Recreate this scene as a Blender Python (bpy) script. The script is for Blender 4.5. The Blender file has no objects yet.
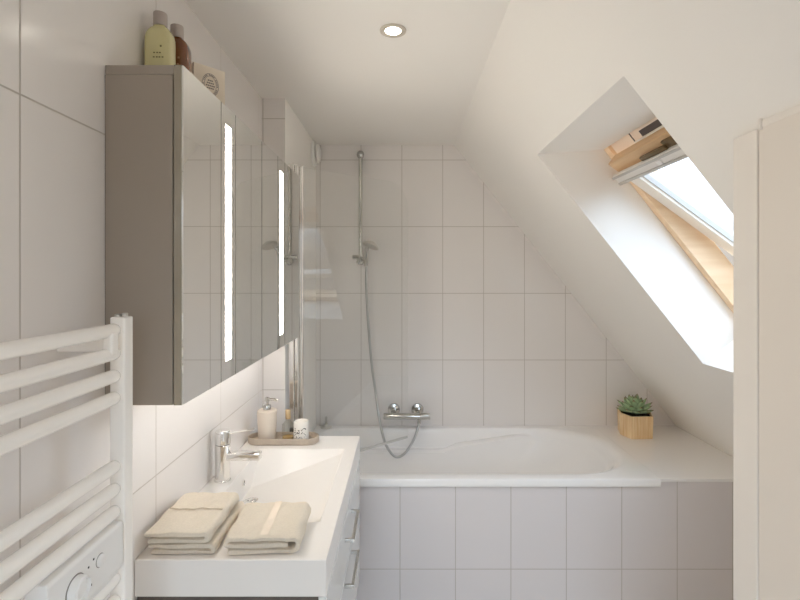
import bpy, bmesh, math, random
from mathutils import Vector, Matrix
random.seed(7)
PI = math.pi
C = bpy.context.scene.collection
SC = bpy.context.scene

# ------------------------------------------------------------------ measures
EYE = 1.52
K = 0.006098            # metres per unit of the measured grid
D = 2.927               # distance from the camera to the back wall
def u(n): return n * K
def z(n): return EYE + n * K
def yd(d): return d * D

# ------------------------------------------------------------------ camera
cam_d = bpy.data.cameras.new('camera')
cam_d.sensor_width = 36.0
cam_d.lens = 36.0 * 480 / 800
cam_d.shift_x = -0.00375
cam_d.shift_y = -0.03
cam_d.clip_start = 0.02
cam = bpy.data.objects.new('camera', cam_d)
cam.location = (0, 0, EYE)
cam.rotation_euler = (PI / 2, 0, 0)
C.objects.link(cam)
SC.camera = cam

# ------------------------------------------------------------------ world
SKY = 2.55
WARM_FILL = 0.25  # warm world light added as fill, enters by the rear opening
w = bpy.data.worlds.new('world')
SC.world = w
w.use_nodes = True
nt = w.node_tree
for n in list(nt.nodes): nt.nodes.remove(n)
out = nt.nodes.new('ShaderNodeOutputWorld')
bg = nt.nodes.new('ShaderNodeBackground')
tc = nt.nodes.new('ShaderNodeTexCoord')
sep = nt.nodes.new('ShaderNodeSeparateXYZ')
mr = nt.nodes.new('ShaderNodeMapRange')
mr.inputs['From Min'].default_value = 0.05
mr.inputs['From Max'].default_value = 0.3
mix = nt.nodes.new('ShaderNodeMix'); mix.data_type = 'RGBA'
mix.inputs['A'].default_value = (1.0 * WARM_FILL, 0.93 * WARM_FILL, 0.85 * WARM_FILL, 1)
mix.inputs['B'].default_value = (0.70 * SKY, 0.86 * SKY, 1.05 * SKY, 1)
nt.links.new(tc.outputs['Generated'], sep.inputs[0])
nt.links.new(sep.outputs['Z'], mr.inputs['Value'])
nt.links.new(mr.outputs[0], mix.inputs['Factor'])
nt.links.new(mix.outputs['Result'], bg.inputs['Color'])
nt.links.new(bg.outputs[0], out.inputs[0])

SC.view_settings.view_transform = 'Standard'
SC.view_settings.look = 'None'
SC.view_settings.gamma = 1
SC.view_settings.exposure = 1.4
SC.view_settings.use_curve_mapping = False
SC.cycles.max_bounces = 14
SC.cycles.diffuse_bounces = 12
SC.cycles.glossy_bounces = 5
SC.cycles.transparent_max_bounces = 12
SC.cycles.sample_clamp_indirect = 6
SC.cycles.caustics_reflective = False
SC.cycles.caustics_refractive = False

def portal(name, loc, direction, sx, sy):
    l = bpy.data.lights.new(name, 'AREA'); l.shape = 'RECTANGLE'
    l.size = sx; l.size_y = sy
    l.cycles.is_portal = True
    o = bpy.data.objects.new(name, l); C.objects.link(o)
    o.location = loc
    o.rotation_euler = Vector(direction).to_track_quat('-Z', 'Y').to_euler()
    return o

# ------------------------------------------------------------------ materials
def srgb(r, g, b):
    def f(c):
        c /= 255
        return c / 12.92 if c <= 0.04045 else ((c + 0.055) / 1.055) ** 2.4
    return (f(r), f(g), f(b), 1)

def mat(name, col, rough=0.5, metal=0.0, spec=0.5, bump=None, var=None, coat=0.0):
    m = bpy.data.materials.new(name); m.use_nodes = True
    t = m.node_tree; b = t.nodes['Principled BSDF']
    b.inputs['Base Color'].default_value = col
    b.inputs['Roughness'].default_value = rough
    b.inputs['Metallic'].default_value = metal
    b.inputs['Specular IOR Level'].default_value = spec
    b.inputs['Coat Weight'].default_value = coat
    co = t.nodes.new('ShaderNodeTexCoord')
    if var:
        sc_, amt = var
        nz = t.nodes.new('ShaderNodeTexNoise'); nz.inputs['Scale'].default_value = sc_; nz.inputs['Detail'].default_value = 4
        t.links.new(co.outputs['Object'], nz.inputs['Vector'])
        r = t.nodes.new('ShaderNodeMapRange')
        r.inputs['To Min'].default_value = 1 - amt; r.inputs['To Max'].default_value = 1 + amt
        t.links.new(nz.outputs['Fac'], r.inputs['Value'])
        mx = t.nodes.new('ShaderNodeVectorMath'); mx.operation = 'SCALE'
        mx.inputs[0].default_value = col[:3]
        t.links.new(r.outputs[0], mx.inputs['Scale'])
        t.links.new(mx.outputs[0], b.inputs['Base Color'])
    if bump:
        sc_, st, dist = bump
        nz = t.nodes.new('ShaderNodeTexNoise'); nz.inputs['Scale'].default_value = sc_; nz.inputs['Detail'].default_value = 3
        t.links.new(co.outputs['Object'], nz.inputs['Vector'])
        bp = t.nodes.new('ShaderNodeBump'); bp.inputs['Strength'].default_value = st; bp.inputs['Distance'].default_value = dist
        t.links.new(nz.outputs['Fac'], bp.inputs['Height'])
        t.links.new(bp.outputs[0], b.inputs['Normal'])
    return m

def emit(name, col, s):
    m = bpy.data.materials.new(name); m.use_nodes = True
    t = m.node_tree
    for n in list(t.nodes): t.nodes.remove(n)
    o = t.nodes.new('ShaderNodeOutputMaterial'); e = t.nodes.new('ShaderNodeEmission')
    e.inputs['Color'].default_value = col; e.inputs['Strength'].default_value = s
    t.links.new(e.outputs[0], o.inputs[0])
    return m

def thin_glass(name, tint=(0.97, 0.98, 0.975, 1), ior=1.5, rough=0.0):
    m = bpy.data.materials.new(name); m.use_nodes = True
    t = m.node_tree
    for n in list(t.nodes): t.nodes.remove(n)
    o = t.nodes.new('ShaderNodeOutputMaterial')
    tr = t.nodes.new('ShaderNodeBsdfTransparent'); tr.inputs[0].default_value = tint
    gl = t.nodes.new('ShaderNodeBsdfGlossy'); gl.inputs['Roughness'].default_value = rough
    fr = t.nodes.new('ShaderNodeFresnel')
    ge = t.nodes.new('ShaderNodeNewGeometry'); ri = t.nodes.new('ShaderNodeMapRange')
    ri.inputs['To Min'].default_value = ior; ri.inputs['To Max'].default_value = 1 / ior
    t.links.new(ge.outputs['Backfacing'], ri.inputs['Value']); t.links.new(ri.outputs[0], fr.inputs['IOR'])
    mx = t.nodes.new('ShaderNodeMixShader')
    t.links.new(fr.outputs[0], mx.inputs[0]); t.links.new(tr.outputs[0], mx.inputs[1]); t.links.new(gl.outputs[0], mx.inputs[2])
    t.links.new(mx.outputs[0], o.inputs[0])
    return m

def tile(name, ua, va, uo, vo, up, vp, col, grout, rough=0.16, g=0.0026):
    """glazed wall tiles laid on a grid: ua/va = axis of the two directions, uo/vo = a joint position, up/vp = pitch"""
    m = bpy.data.materials.new(name); m.use_nodes = True
    t = m.node_tree; b = t.nodes['Principled BSDF']
    co = t.nodes.new('ShaderNodeTexCoord'); sp = t.nodes.new('ShaderNodeSeparateXYZ')
    t.links.new(co.outputs['Object'], sp.inputs[0])
    def dist(ax, off, pitch):
        a = t.nodes.new('ShaderNodeMath'); a.operation = 'SUBTRACT'; a.inputs[1].default_value = off - pitch / 2
        t.links.new(sp.outputs[ax], a.inputs[0])
        q = t.nodes.new('ShaderNodeMath'); q.operation = 'FLOORED_MODULO'; q.inputs[1].default_value = pitch
        t.links.new(a.outputs[0], q.inputs[0])
        s = t.nodes.new('ShaderNodeMath'); s.operation = 'SUBTRACT'; s.inputs[1].default_value = pitch / 2
        t.links.new(q.outputs[0], s.inputs[0])
        ab = t.nodes.new('ShaderNodeMath'); ab.operation = 'ABSOLUTE'
        t.links.new(s.outputs[0], ab.inputs[0])
        return ab
    mn = t.nodes.new('ShaderNodeMath'); mn.operation = 'MINIMUM'
    t.links.new(dist(ua, uo, up).outputs[0], mn.inputs[0])
    t.links.new(dist(va, vo, vp).outputs[0], mn.inputs[1])
    r = t.nodes.new('ShaderNodeMapRange')
    r.inputs['From Min'].default_value = g * 0.35; r.inputs['From Max'].default_value = g
    t.links.new(mn.outputs[0], r.inputs['Value'])
    mx = t.nodes.new('ShaderNodeMix'); mx.data_type = 'RGBA'
    mx.inputs['A'].default_value = grout; mx.inputs['B'].default_value = col
    t.links.new(r.outputs[0], mx.inputs['Factor'])
    t.links.new(mx.outputs['Result'], b.inputs['Base Color'])
    rr = t.nodes.new('ShaderNodeMapRange')
    rr.inputs['To Min'].default_value = 0.7; rr.inputs['To Max'].default_value = rough
    t.links.new(r.outputs[0], rr.inputs['Value']); t.links.new(rr.outputs[0], b.inputs['Roughness'])
    nz = t.nodes.new('ShaderNodeTexNoise'); nz.inputs['Scale'].default_value = 5
    t.links.new(co.outputs['Object'], nz.inputs['Vector'])
    ad = t.nodes.new('ShaderNodeMath'); ad.operation = 'MULTIPLY_ADD'; ad.inputs[1].default_value = 0.5
    t.links.new(nz.outputs['Fac'], ad.inputs[0]); t.links.new(r.outputs[0], ad.inputs[2])
    bp = t.nodes.new('ShaderNodeBump'); bp.inputs['Strength'].default_value = 0.35; bp.inputs['Distance'].default_value = 0.0015
    t.links.new(ad.outputs[0], bp.inputs['Height']); t.links.new(bp.outputs[0], b.inputs['Normal'])
    return m

def wood(name, c1, c2, axis='Y', scale=14, rough=0.45):
    m = bpy.data.materials.new(name); m.use_nodes = True
    t = m.node_tree; b = t.nodes['Principled BSDF']
    co = t.nodes.new('ShaderNodeTexCoord'); mp = t.nodes.new('ShaderNodeMapping')
    s = [scale] * 3; s['XYZ'.index(axis)] = scale * 0.06
    mp.inputs['Scale'].default_value = s
    t.links.new(co.outputs['Object'], mp.inputs['Vector'])
    nz = t.nodes.new('ShaderNodeTexNoise'); nz.inputs['Scale'].default_value = 3; nz.inputs['Detail'].default_value = 6
    t.links.new(mp.outputs[0], nz.inputs['Vector'])
    cr = t.nodes.new('ShaderNodeValToRGB')
    cr.color_ramp.elements[0].position = 0.3; cr.color_ramp.elements[0].color = c1
    cr.color_ramp.elements[1].position = 0.7; cr.color_ramp.elements[1].color = c2
    t.links.new(nz.outputs['Fac'], cr.inputs[0]); t.links.new(cr.outputs[0], b.inputs['Base Color'])
    b.inputs['Roughness'].default_value = rough
    return m

TILE_C = srgb(233, 229, 226); GROUT = srgb(188, 181, 174)
M = {}
M['paint'] = mat('white_wall_paint', srgb(241, 238, 233), 0.75, bump=(180, 0.08, 0.001))
M['tile_back'] = tile('tile_back', 'X', 'Z', -0.2561, 2.2274, 0.2492, 0.4065, TILE_C, GROUT)
M['tile_left'] = tile('tile_left', 'Y', 'Z', 0.795, 1.8209, 0.4375, 0.813, TILE_C, GROUT)
M['tile_panel'] = tile('tile_panel', 'X', 'Z', -0.0135, 0.2005, 0.2495, 0.4065, srgb(226, 221, 221), GROUT)
M['tile_pillar'] = tile('tile_pillar', 'X', 'Z', -0.63, 2.2274, 0.25, 0.4065, TILE_C, GROUT)
M['tile_floor'] = tile('tile_floor', 'X', 'Y', 0.1, 0.1, 0.45, 0.45, srgb(215, 208, 198), srgb(170, 162, 152), 0.35, 0.003)
M['acrylic'] = mat('white_acrylic', srgb(245, 243, 241), 0.12, coat=0.3)
M['ceramic'] = mat('white_ceramic', srgb(240, 236, 231), 0.28)
M['deck'] = mat('cream_ledge_paint', srgb(241, 238, 233), 0.35)
M['chrome'] = mat('chrome', (0.86, 0.85, 0.83, 1), 0.1, 1.0)
M['satin'] = mat('satin_metal', (0.62, 0.6, 0.56, 1), 0.3, 1.0)
M['shower'] = mat('shower_chrome', (0.58, 0.57, 0.54, 1), 0.14, 1.0)
M['hose'] = mat('hose_metal', (0.5, 0.5, 0.49, 1), 0.32, 1.0)
M['mirror'] = mat('mirror_glass', (0.86, 0.86, 0.84, 1), 0.006, 1.0)
M['mirror_edge'] = mat('mirror_edge', srgb(168, 160, 145), 0.2, 0.6)
M['taupe'] = mat('taupe_lacquer', srgb(160, 149, 137), 0.35)
M['taupe_dark'] = mat('dark_shadow_gap', srgb(96, 88, 80), 0.6)  # dark colour stands in for shade in gaps and recesses
M['rad'] = mat('white_enamel', srgb(250, 246, 240), 0.25)
M['plastic'] = mat('white_plastic', srgb(238, 236, 233), 0.35)
M['grey_plastic'] = mat('grey_plastic', srgb(140, 136, 130), 0.45)
M['seal'] = mat('translucent_seal', srgb(196, 194, 190), 0.4)
M['black'] = mat('black_print', srgb(40, 38, 36), 0.6)
M['towel'] = mat('cream_terry', srgb(240, 229, 211), 0.95, spec=0.1, bump=(900, 0.9, 0.003), var=(220, 0.10))
M['towel_seam'] = mat('tan_seam', srgb(196, 180, 156), 0.9)  # darker tone paints the shade of the fold crease
M['towel_band'] = mat('cream_woven_band', srgb(238, 224, 206), 0.85, spec=0.15, bump=(1500, 0.3, 0.001))
M['drawer'] = mat('white_gloss_front', srgb(226, 226, 223), 0.18)
M['stone'] = mat('beige_stone', srgb(184, 170, 154), 0.7, bump=(300, 0.3, 0.001), var=(90, 0.12))
M['dispenser'] = mat('cream_stoneware', srgb(222, 210, 195), 0.5, bump=(260, 0.2, 0.001))
M['porcelain'] = mat('white_porcelain', srgb(240, 236, 228), 0.3)
M['gold'] = mat('pale_gold', srgb(206, 178, 136), 0.3, 0.7)
M['amber_liquid'] = mat('amber_liquid', srgb(196, 160, 96), 0.15)
M['wood_pot'] = wood('light_wood', srgb(222, 182, 130), srgb(246, 220, 178), 'Z', 30)
M['pine'] = wood('pine', srgb(205, 168, 126), srgb(226, 194, 154), 'Y', 10)  # darker pine, with the shade on the sash rail put into the colour
M['pine_side'] = wood('pine_side', srgb(226, 194, 156), srgb(240, 214, 182), 'X', 10)
M['pine_pale'] = mat('pale_lacquered_pine', srgb(240, 222, 205), 0.4)
M['sash_white'] = mat('white_lacquered_sash', srgb(240, 234, 225), 0.4)  # sash sides coloured pale as brightly lit, light put into the colour
M['blind'] = mat('grey_blind', srgb(226, 222, 216), 0.5)
M['blind_rail'] = mat('aluminium_rail', srgb(190, 186, 180), 0.35, 0.5)
M['dark_grille'] = mat('dark_grille', srgb(84, 76, 74), 0.6)
M['brass'] = mat('aged_brass', srgb(120, 100, 70), 0.4, 0.8)
M['oil'] = mat('yellow_gel', srgb(208, 200, 150), 0.08, coat=0.6)
M['cola'] = mat('brown_gel', srgb(120, 74, 44), 0.08, coat=0.6)
M['cap'] = mat('silver_cap', srgb(176, 166, 160), 0.3, 0.6)
M['card'] = mat('cream_card', srgb(226, 214, 196), 0.7)
M['print'] = mat('grey_print', srgb(120, 112, 108), 0.7)
M['text_olive'] = mat('olive_print', srgb(110, 104, 60), 0.6)
M['text_pale'] = mat('pale_print', srgb(170, 130, 96), 0.6)
M['door'] = mat('cream_door_paint', srgb(232, 224, 214), 0.5)
M['ring'] = mat('beige_metal_ring', srgb(206, 197, 184), 0.4)
M['rear'] = mat('greige_wall_paint', srgb(176, 168, 158), 0.8)  # unseen rear wall, darkened to cut bounce onto camera-facing surfaces
M['jamb'] = mat('cream_trim_paint', srgb(236, 230, 222), 0.5)
M['glass'] = thin_glass('clear_glass', (0.992, 0.996, 0.993, 1), 1.65)
M['pane'] = thin_glass('window_pane', (0.98, 0.99, 1, 1))
M['bottle_glass'] = thin_glass('clear_bottle_glass', (0.93, 0.92, 0.88, 1), 1.45)
M['leaf'] = None
M['soil'] = mat('dark_soil', srgb(52, 42, 34), 0.9, bump=(200, 0.8, 0.004))
M['led'] = emit('led_light', (1.0, 0.915, 0.80, 1), 13.5)
M['led_low'] = emit('under_light_led', (1.0, 0.95, 0.88, 1), 7.0)
M['lamp'] = emit('downlight_lens', (1.0, 0.93, 0.80, 1), 10)
def leaf_mat():
    m = mat('succulent_leaf', srgb(104, 124, 92), 0.5)
    t = m.node_tree; b = t.nodes['Principled BSDF']
    at = t.nodes.new('ShaderNodeAttribute'); at.attribute_name = 'tip'
    cr = t.nodes.new('ShaderNodeValToRGB')
    e = cr.color_ramp.elements
    e[0].position = 0; e[0].color = srgb(190, 208, 176)
    e[1].position = 1; e[1].color = srgb(120, 70, 52)
    x = e.new(0.72); x.color = srgb(164, 188, 144)
    t.links.new(at.outputs['Fac'], cr.inputs[0]); t.links.new(cr.outputs[0], b.inputs['Base Color'])
    return m
M['leaf'] = leaf_mat()

# ------------------------------------------------------------------ mesh helpers
def link(name, bm, m, parent=None, smooth=False, kind=None):
    bmesh.ops.recalc_face_normals(bm, faces=bm.faces)
    me = bpy.data.meshes.new(name); bm.to_mesh(me); bm.free()
    if m: me.materials.append(m)
    if smooth:
        for p in me.polygons: p.use_smooth = True
        try:
            me.set_sharp_from_angle(angle=math.radians(40))
        except Exception:
            pass
    o = bpy.data.objects.new(name, me); C.objects.link(o)
    if parent:
        o.parent = parent
        o.matrix_parent_inverse = Matrix.Translation(-Vector(parent.location))
    if kind: o['kind'] = kind
    return o

def thing(name, label, cat, loc, group=None):
    o = bpy.data.objects.new(name, None); C.objects.link(o)
    o.location = loc; o['label'] = label; o['category'] = cat
    o.empty_display_size = 0.05
    if group: o['group'] = group
    return o

def tag(o, label, cat, group=None):
    o['label'] = label; o['category'] = cat
    if group: o['group'] = group
    return o

def struct(name, bm, m, parent=None, smooth=False):
    return link(name, bm, m, parent, smooth, kind=None if parent else 'structure')

def NB(): return bmesh.new()

def box(bm, x0, x1, y0, y1, z0, z1, bev=0.0, seg=2):
    vs = [bm.verts.new((x, y, zz)) for x in (x0, x1) for y in (y0, y1) for zz in (z0, z1)]
    f = [(0, 1, 3, 2), (4, 6, 7, 5), (0, 4, 5, 1), (2, 3, 7, 6), (0, 2, 6, 4), (1, 5, 7, 3)]
    fs = [bm.faces.new([vs[i] for i in q]) for q in f]
    if bev > 0:
        es = list({e for q in fs for e in q.edges})
        bmesh.ops.bevel(bm, geom=es, offset=bev, segments=seg, affect='EDGES', profile=0.5)
    return bm

def prism(bm, pts, a0, a1, axis='Y', bev=0.0, seg=2):
    """closed polygon pts in the two other axes, extruded along axis"""
    def P(p, a):
        if axis == 'Y': return (p[0], a, p[1])
        if axis == 'Z': return (p[0], p[1], a)
        return (a, p[0], p[1])
    A = [bm.verts.new(P(p, a0)) for p in pts]; B = [bm.verts.new(P(p, a1)) for p in pts]
    n = len(pts)
    fs = [bm.faces.new(A), bm.faces.new(B[::-1])]
    for i in range(n):
        fs.append(bm.faces.new((A[i], B[i], B[(i + 1) % n], A[(i + 1) % n])))
    if bev > 0:
        es = list({e for q in fs for e in q.edges})
        bmesh.ops.bevel(bm, geom=es, offset=bev, segments=seg, affect='EDGES', profile=0.5)
    return bm

def lathe(bm, prof, c, axis='Z', n=32, sx=1.0, sy=1.0, flip=1, cap=True):
    """prof: list of (radius, height)"""
    rings = []
    for r, h in prof:
        ring = []
        for i in range(n):
            a = 2 * PI * i / n
            p, q, t = r * math.cos(a) * sx, r * math.sin(a) * sy, h * flip
            if axis == 'Z': v = (c[0] + p, c[1] + q, c[2] + t)
            elif axis == 'Y': v = (c[0] + p, c[1] + t, c[2] + q)
            else: v = (c[0] + t, c[1] + p, c[2] + q)
            ring.append(bm.verts.new(v))
        rings.append(ring)
    for a, b in zip(rings, rings[1:]):
        for i in range(n):
            bm.faces.new((a[i], a[(i + 1) % n], b[(i + 1) % n], b[i]))
    if cap:
        bm.faces.new(rings[0][::-1]); bm.faces.new(rings[-1])
    return bm

def tube(bm, pts, r, n=14, cap=True):
    pts = [Vector(p) for p in pts]
    rad = r if isinstance(r, (list, tuple)) else [r] * len(pts)
    rings = []; up = None
    for i, p in enumerate(pts):
        t = (pts[min(i + 1, len(pts) - 1)] - pts[max(i - 1, 0)]).normalized()
        if up is None:
            up = Vector((0, 0, 1)) if abs(t.z) < 0.9 else Vector((1, 0, 0))
        up = (up - t * up.dot(t)).normalized()
        s = t.cross(up)
        rings.append([bm.verts.new(p + (up * math.cos(2 * PI * k / n) + s * math.sin(2 * PI * k / n)) * rad[i]) for k in range(n)])
    for a, b in zip(rings, rings[1:]):
        for k in range(n):
            bm.faces.new((a[k], a[(k + 1) % n], b[(k + 1) % n], b[k]))
    if cap:
        bm.faces.new(rings[0][::-1]); bm.faces.new(rings[-1])
    return bm

def spline(pts, n=10):
    P = [Vector(p) for p in pts]; o = []
    for i in range(len(P) - 1):
        p0, p1, p2, p3 = P[max(i - 1, 0)], P[i], P[i + 1], P[min(i + 2, len(P) - 1)]
        for k in range(n):
            t = k / n
            o.append(0.5 * ((2 * p1) + (p2 - p0) * t + (2 * p0 - 5 * p1 + 4 * p2 - p3) * t * t + (3 * p1 - p0 - 3 * p2 + p3) * t ** 3))
    o.append(P[-1]); return o

def xform(bm, mtx): bmesh.ops.transform(bm, matrix=mtx, verts=bm.verts); return bm

# ------------------------------------------------------------------ room shell
XL = u(-104); XB = u(-87); CEIL = z(131); YF = yd(0.7376); YB = D; YR = -1.3
X0 = u(64.5 / 1.265)                                   # ceiling / slope edge
def slope_z(x): return EYE + u(195.5) - 1.265 * (x)
XS = (EYE + u(195.5)) / 1.265                     # slope meets the floor
NX, NZ = 1.265 / math.hypot(1.265, 1), 1 / math.hypot(1.265, 1)
TH = 0.34
def outp(x, t=TH): return (x + NX * t, slope_z(x) + NZ * t)

struct('floor', box(NB(), XL - 0.1, XS + 0.5, YR - 0.1, YB + 0.1, -0.1, 0), M['tile_floor'])
struct('ceiling', box(NB(), XL - 0.1, X0 + 0.01, YR - 0.1, YB + 0.1, CEIL, CEIL + 0.12), M['paint'])
struct('wall_left', box(NB(), XL - 0.12, XL, YR, YB, 0, CEIL), M['tile_left'])
b = NB(); box(b, XL, XB, YF, YB, 0, CEIL); 
o = struct('wall_bath_left', b, M['tile_pillar'])
o.data.materials.append(M['paint'])
for p in o.data.polygons:
    if p.normal.x > 0.9: p.material_index = 1
struct('wall_back', prism(NB(), [(XL - 0.1, 0), (XS, 0), (X0, CEIL), (XL - 0.1, CEIL)], YB, YB + 0.12), M['tile_back'])
# unseen rear wall, with an opening added to let warm fill light in
b = NB()
box(b, XL, -0.50, YR - 0.12, YR, 0, CEIL); box(b, 0.52, 0.70, YR - 0.12, YR, 0, 1.8)
prism(b, [(-0.50, 2.1), (0.45, 2.1), (X0, CEIL), (-0.50, CEIL)], YR - 0.12, YR)
struct('wall_rear', b, M['rear'])

# sloped ceiling with the skylight opening
YW0, YW1 = yd(0.408), yd(0.670)
ax_, az_ = u(90), slope_z(u(90))               # upper edge of the opening
bx_, bz_ = u(201), slope_z(u(201))             # lower edge
OFF = u(59)                                    # vertical offset of the window frame plane
fz0 = az_ + u(3); fx0 = (EYE + u(195.5) + OFF - fz0) / 1.265
tperp = OFF * NZ                           # perpendicular thickness up to the frame
fx1, fz1 = bx_ + NX * tperp, bz_ + NZ * tperp
b = NB()
full = [(X0, CEIL), (XS, 0), (XS + 0.45, 0.0), outp(XS, 0.34), outp(X0, TH), (X0, CEIL + 0.3)]
full = [(X0, CEIL), (XS, 0), (XS + 0.42, 0.02), outp(X0, TH)]
prism(b, full, YR - 0.1, YW0); prism(b, full, YW1, YB + 0.1)
oa = (fx0 + NX * (TH - tperp), fz0 + NZ * (TH - tperp))
prism(b, [(X0, CEIL), (ax_, az_), (fx0, fz0), oa, outp(X0, TH)], YW0, YW1)
prism(b, [(bx_, bz_), (XS, 0), (XS + 0.42, 0.02), (bx_ + NX * TH, bz_ + NZ * TH)], YW0, YW1)
struct('ceiling_slope', b, M['paint'])

# knee wall on the right with a door in it
XJ = u(113.7); YJ = yd(0.3446)
b = NB(); prism(b, [(XJ + 0.02, 0), (XS - 0.02, 0), (XJ + 0.02, slope_z(XJ + 0.02) - 0.002)], YR, YJ)
struct('wall_right', b, M['paint'])
b = NB(); box(b, XJ, XJ + 0.02, YJ - 0.068, YJ, 0, slope_z(XJ + 0.02) - 0.002, 0.002)
box(b, XJ + 0.002, XJ + 0.02, 0.02, YJ - 0.068, z(49.6), slope_z(XJ + 0.02) - 0.002, 0.002)
struct('trim_1', b, M['jamb'])
d1 = bpy.data.objects.new('door_1', None); C.objects.link(d1); d1.location = (XJ, 0.5, 0); d1['kind'] = 'structure'
link('leaf', box(NB(), XJ + 0.003, XJ + 0.02, 0.03, YJ - 0.069, 0.01, z(49.4), 0.0015), M['door'], d1)
b = NB(); tube(b, [(XJ + 0.001, YJ - 0.076, z(46.5)), (XJ + 0.001, YJ - 0.076, z(50))], 0.0035, 10)
link('hinge', b, M['jamb'], d1, True)

# tiled bath front and the ledge
TOPZ = z(-149.5)
YP = yd(0.736)
XT = u(190)
b = NB(); box(b, XB, XT, YP + 0.006, YP + 0.03, 0, TOPZ - 0.034); box(b, XT, u(330), YP + 0.006, YP + 0.03, 0, TOPZ - 0.012)
struct('wall_bath_front', b, M['tile_panel'])
b = NB()
prism(b, [(XT, TOPZ - 0.012), ((EYE + u(195.5) - TOPZ + 0.012) / 1.265, TOPZ - 0.012), ((EYE + u(195.5) - TOPZ) / 1.265, TOPZ), (XT, TOPZ)], YP, YB)
struct('trim_2', b, M['acrylic'])

# ------------------------------------------------------------------ skylight window
win = bpy.data.objects.new('window_1', None); C.objects.link(win); win['kind'] = 'structure'
win.location = (fx0, (YW0 + YW1) / 2, fz0)
TX, TZ = NZ, -NX
def wp(s, w_): return (fx0 + TX * s + NX * w_, fz0 + TZ * s + NZ * w_)
L = math.hypot(fx1 - fx0, fz1 - fz0)
def wbar(bm, s0, s1, w0, w1, y0, y1, bev=0.002):
    return prism(bm, [wp(s0, w0), wp(s1, w0), wp(s1, w1), wp(s0, w1)], y0, y1, bev=bev)
FW = 0.04
b = NB()
wbar(b, 0, L, 0.0, 0.1, YW1 - FW, YW1 - 0.001)
wbar(b, 0, L, 0.0, 0.1, YW0 + 0.001, YW0 + FW)
wbar(b, L - 0.05, L, 0.0, 0.1, YW0 + FW, YW1 - FW)
link('frame', b, M['pine_side'], win)
b = NB(); wbar(b, 0.0, 0.05, 0.014, 0.1, YW0 + 0.001, YW1 - 0.001)
link('head_rail', b, M['pine_pale'], win)
b = NB(); wbar(b, 0.012, 0.036, 0.010, 0.016, YW0 + 0.02, YW1 - 0.26, 0.001)
link('vent_grille', b, M['dark_grille'], win)
b = NB(); wbar(b, 0.038, 0.05, 0.006, 0.016, YW0 + 0.005, YW1 - 0.2, 0.001); 
link('vent_flap', b, M['sash_white'], win)
b = NB(); wbar(b, 0.0, 0.05, 0.012, 0.0145, YW1 - 0.2, YW1 - 0.195, 0)
link('seam', b, M['dark_grille'], win)
# the sash, tilted about its pivots
ang = math.radians(15.0)
OXs, OZs = wp(u(36), 0)
tx = math.cos(math.radians(36.2)); tz = -math.sin(math.radians(36.2))
nx, nz = -tz, tx
def sp(a, b_): return (OXs + tx * a + nx * b_, OZs + tz * a + nz * b_)
def sbar(bm, a0, a1, b0, b1, y0, y1, bev=0.003):
    return prism(bm, [sp(a0, b0), sp(a1, b0), sp(a1, b1), sp(a0, b1)], y0, y1, bev=bev)
SY0, SY1 = YW0 + FW + 0.004, YW1 - FW - 0.004
A0, A1 = u(-28), u(100)
b = NB(); sbar(b, A0, A0 + 0.085, 0, 0.05, SY0, SY1, 0.004)
sash = link('sash_top_rail', b, M['pine'], win)
b = NB(); sbar(b, A0 + 0.062, A0 + 0.085, -0.012, 0.002, SY0, SY1, 0.002)
link('edge_strip', b, M['pine_side'], sash)
b = NB(); sbar(b, A0 + 0.085, A1, 0, 0.05, SY1 - 0.07, SY1); sbar(b, A0 + 0.085, A1, 0, 0.05, SY0, SY0 + 0.07)
sbar(b, A1 - 0.06, A1, 0, 0.05, SY0 + 0.07, SY1 - 0.07)
link('sash', b, M['sash_white'], win)
b = NB(); sbar(b, A0 + 0.085, A1 - 0.06, 0.012, 0.03, SY1 - 0.075, SY1 - 0.07, 0); sbar(b, A0 + 0.085, A1 - 0.06, 0.012, 0.03, SY0 + 0.07, SY0 + 0.075, 0)
link('glazing_seal', b, M['seal'], win)
b = NB(); sbar(b, A0 + 0.085, A1 - 0.06, 0.03, 0.036, SY0 + 0.07, SY1 - 0.07, 0)
link('pane', b, M['pane'], win)
b = NB(); ym = (SY0 + SY1) / 2 - 0.02
sbar(b, A0 + 0.015, A0 + 0.05, -0.012, 0.0, ym - 0.09, ym - 0.02, 0.003); sbar(b, A0 + 0.028, A0 + 0.046, -0.02, -0.008, ym - 0.03, ym + 0.13, 0.003)
link('latch', b, M['brass'], win, True)
b = NB(); sbar(b, u(-20.5), u(-12.5), u(-4.6), u(-1.6), SY0 - 0.005, SY1 + 0.01, 0.003)
bl = link('blind_cassette', b, M['blind'], win)
b = NB(); sbar(b, u(-20), u(-18.4), u(-5.2), u(-4.5), SY0 - 0.005, SY1 + 0.012, 0.001); sbar(b, u(-14.5), u(-12.6), u(-5.4), u(-4.5), SY0 - 0.005, SY1 + 0.012, 0.001)
link('rail', b, M['blind_rail'], bl)
b = NB(); sbar(b, u(-18), u(-15), u(-5.6), u(-4.5), ym + 0.03, ym + 0.055, 0.001)
link('grip', b, M['plastic'], bl)

cx = (fx0 + fx1) / 2; cz = (fz0 + fz1) / 2
portal('skylight_portal', (cx + NX * 0.16, (YW0 + YW1) / 2, cz + NZ * 0.16), (-NX, 0, -NZ), YW1 - YW0, L)
portal('doorway_portal', (0, YR - 0.13, 1.05), (0, 1, 0), 1.02, 2.1)  # samples the added fill light at the rear opening

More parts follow.
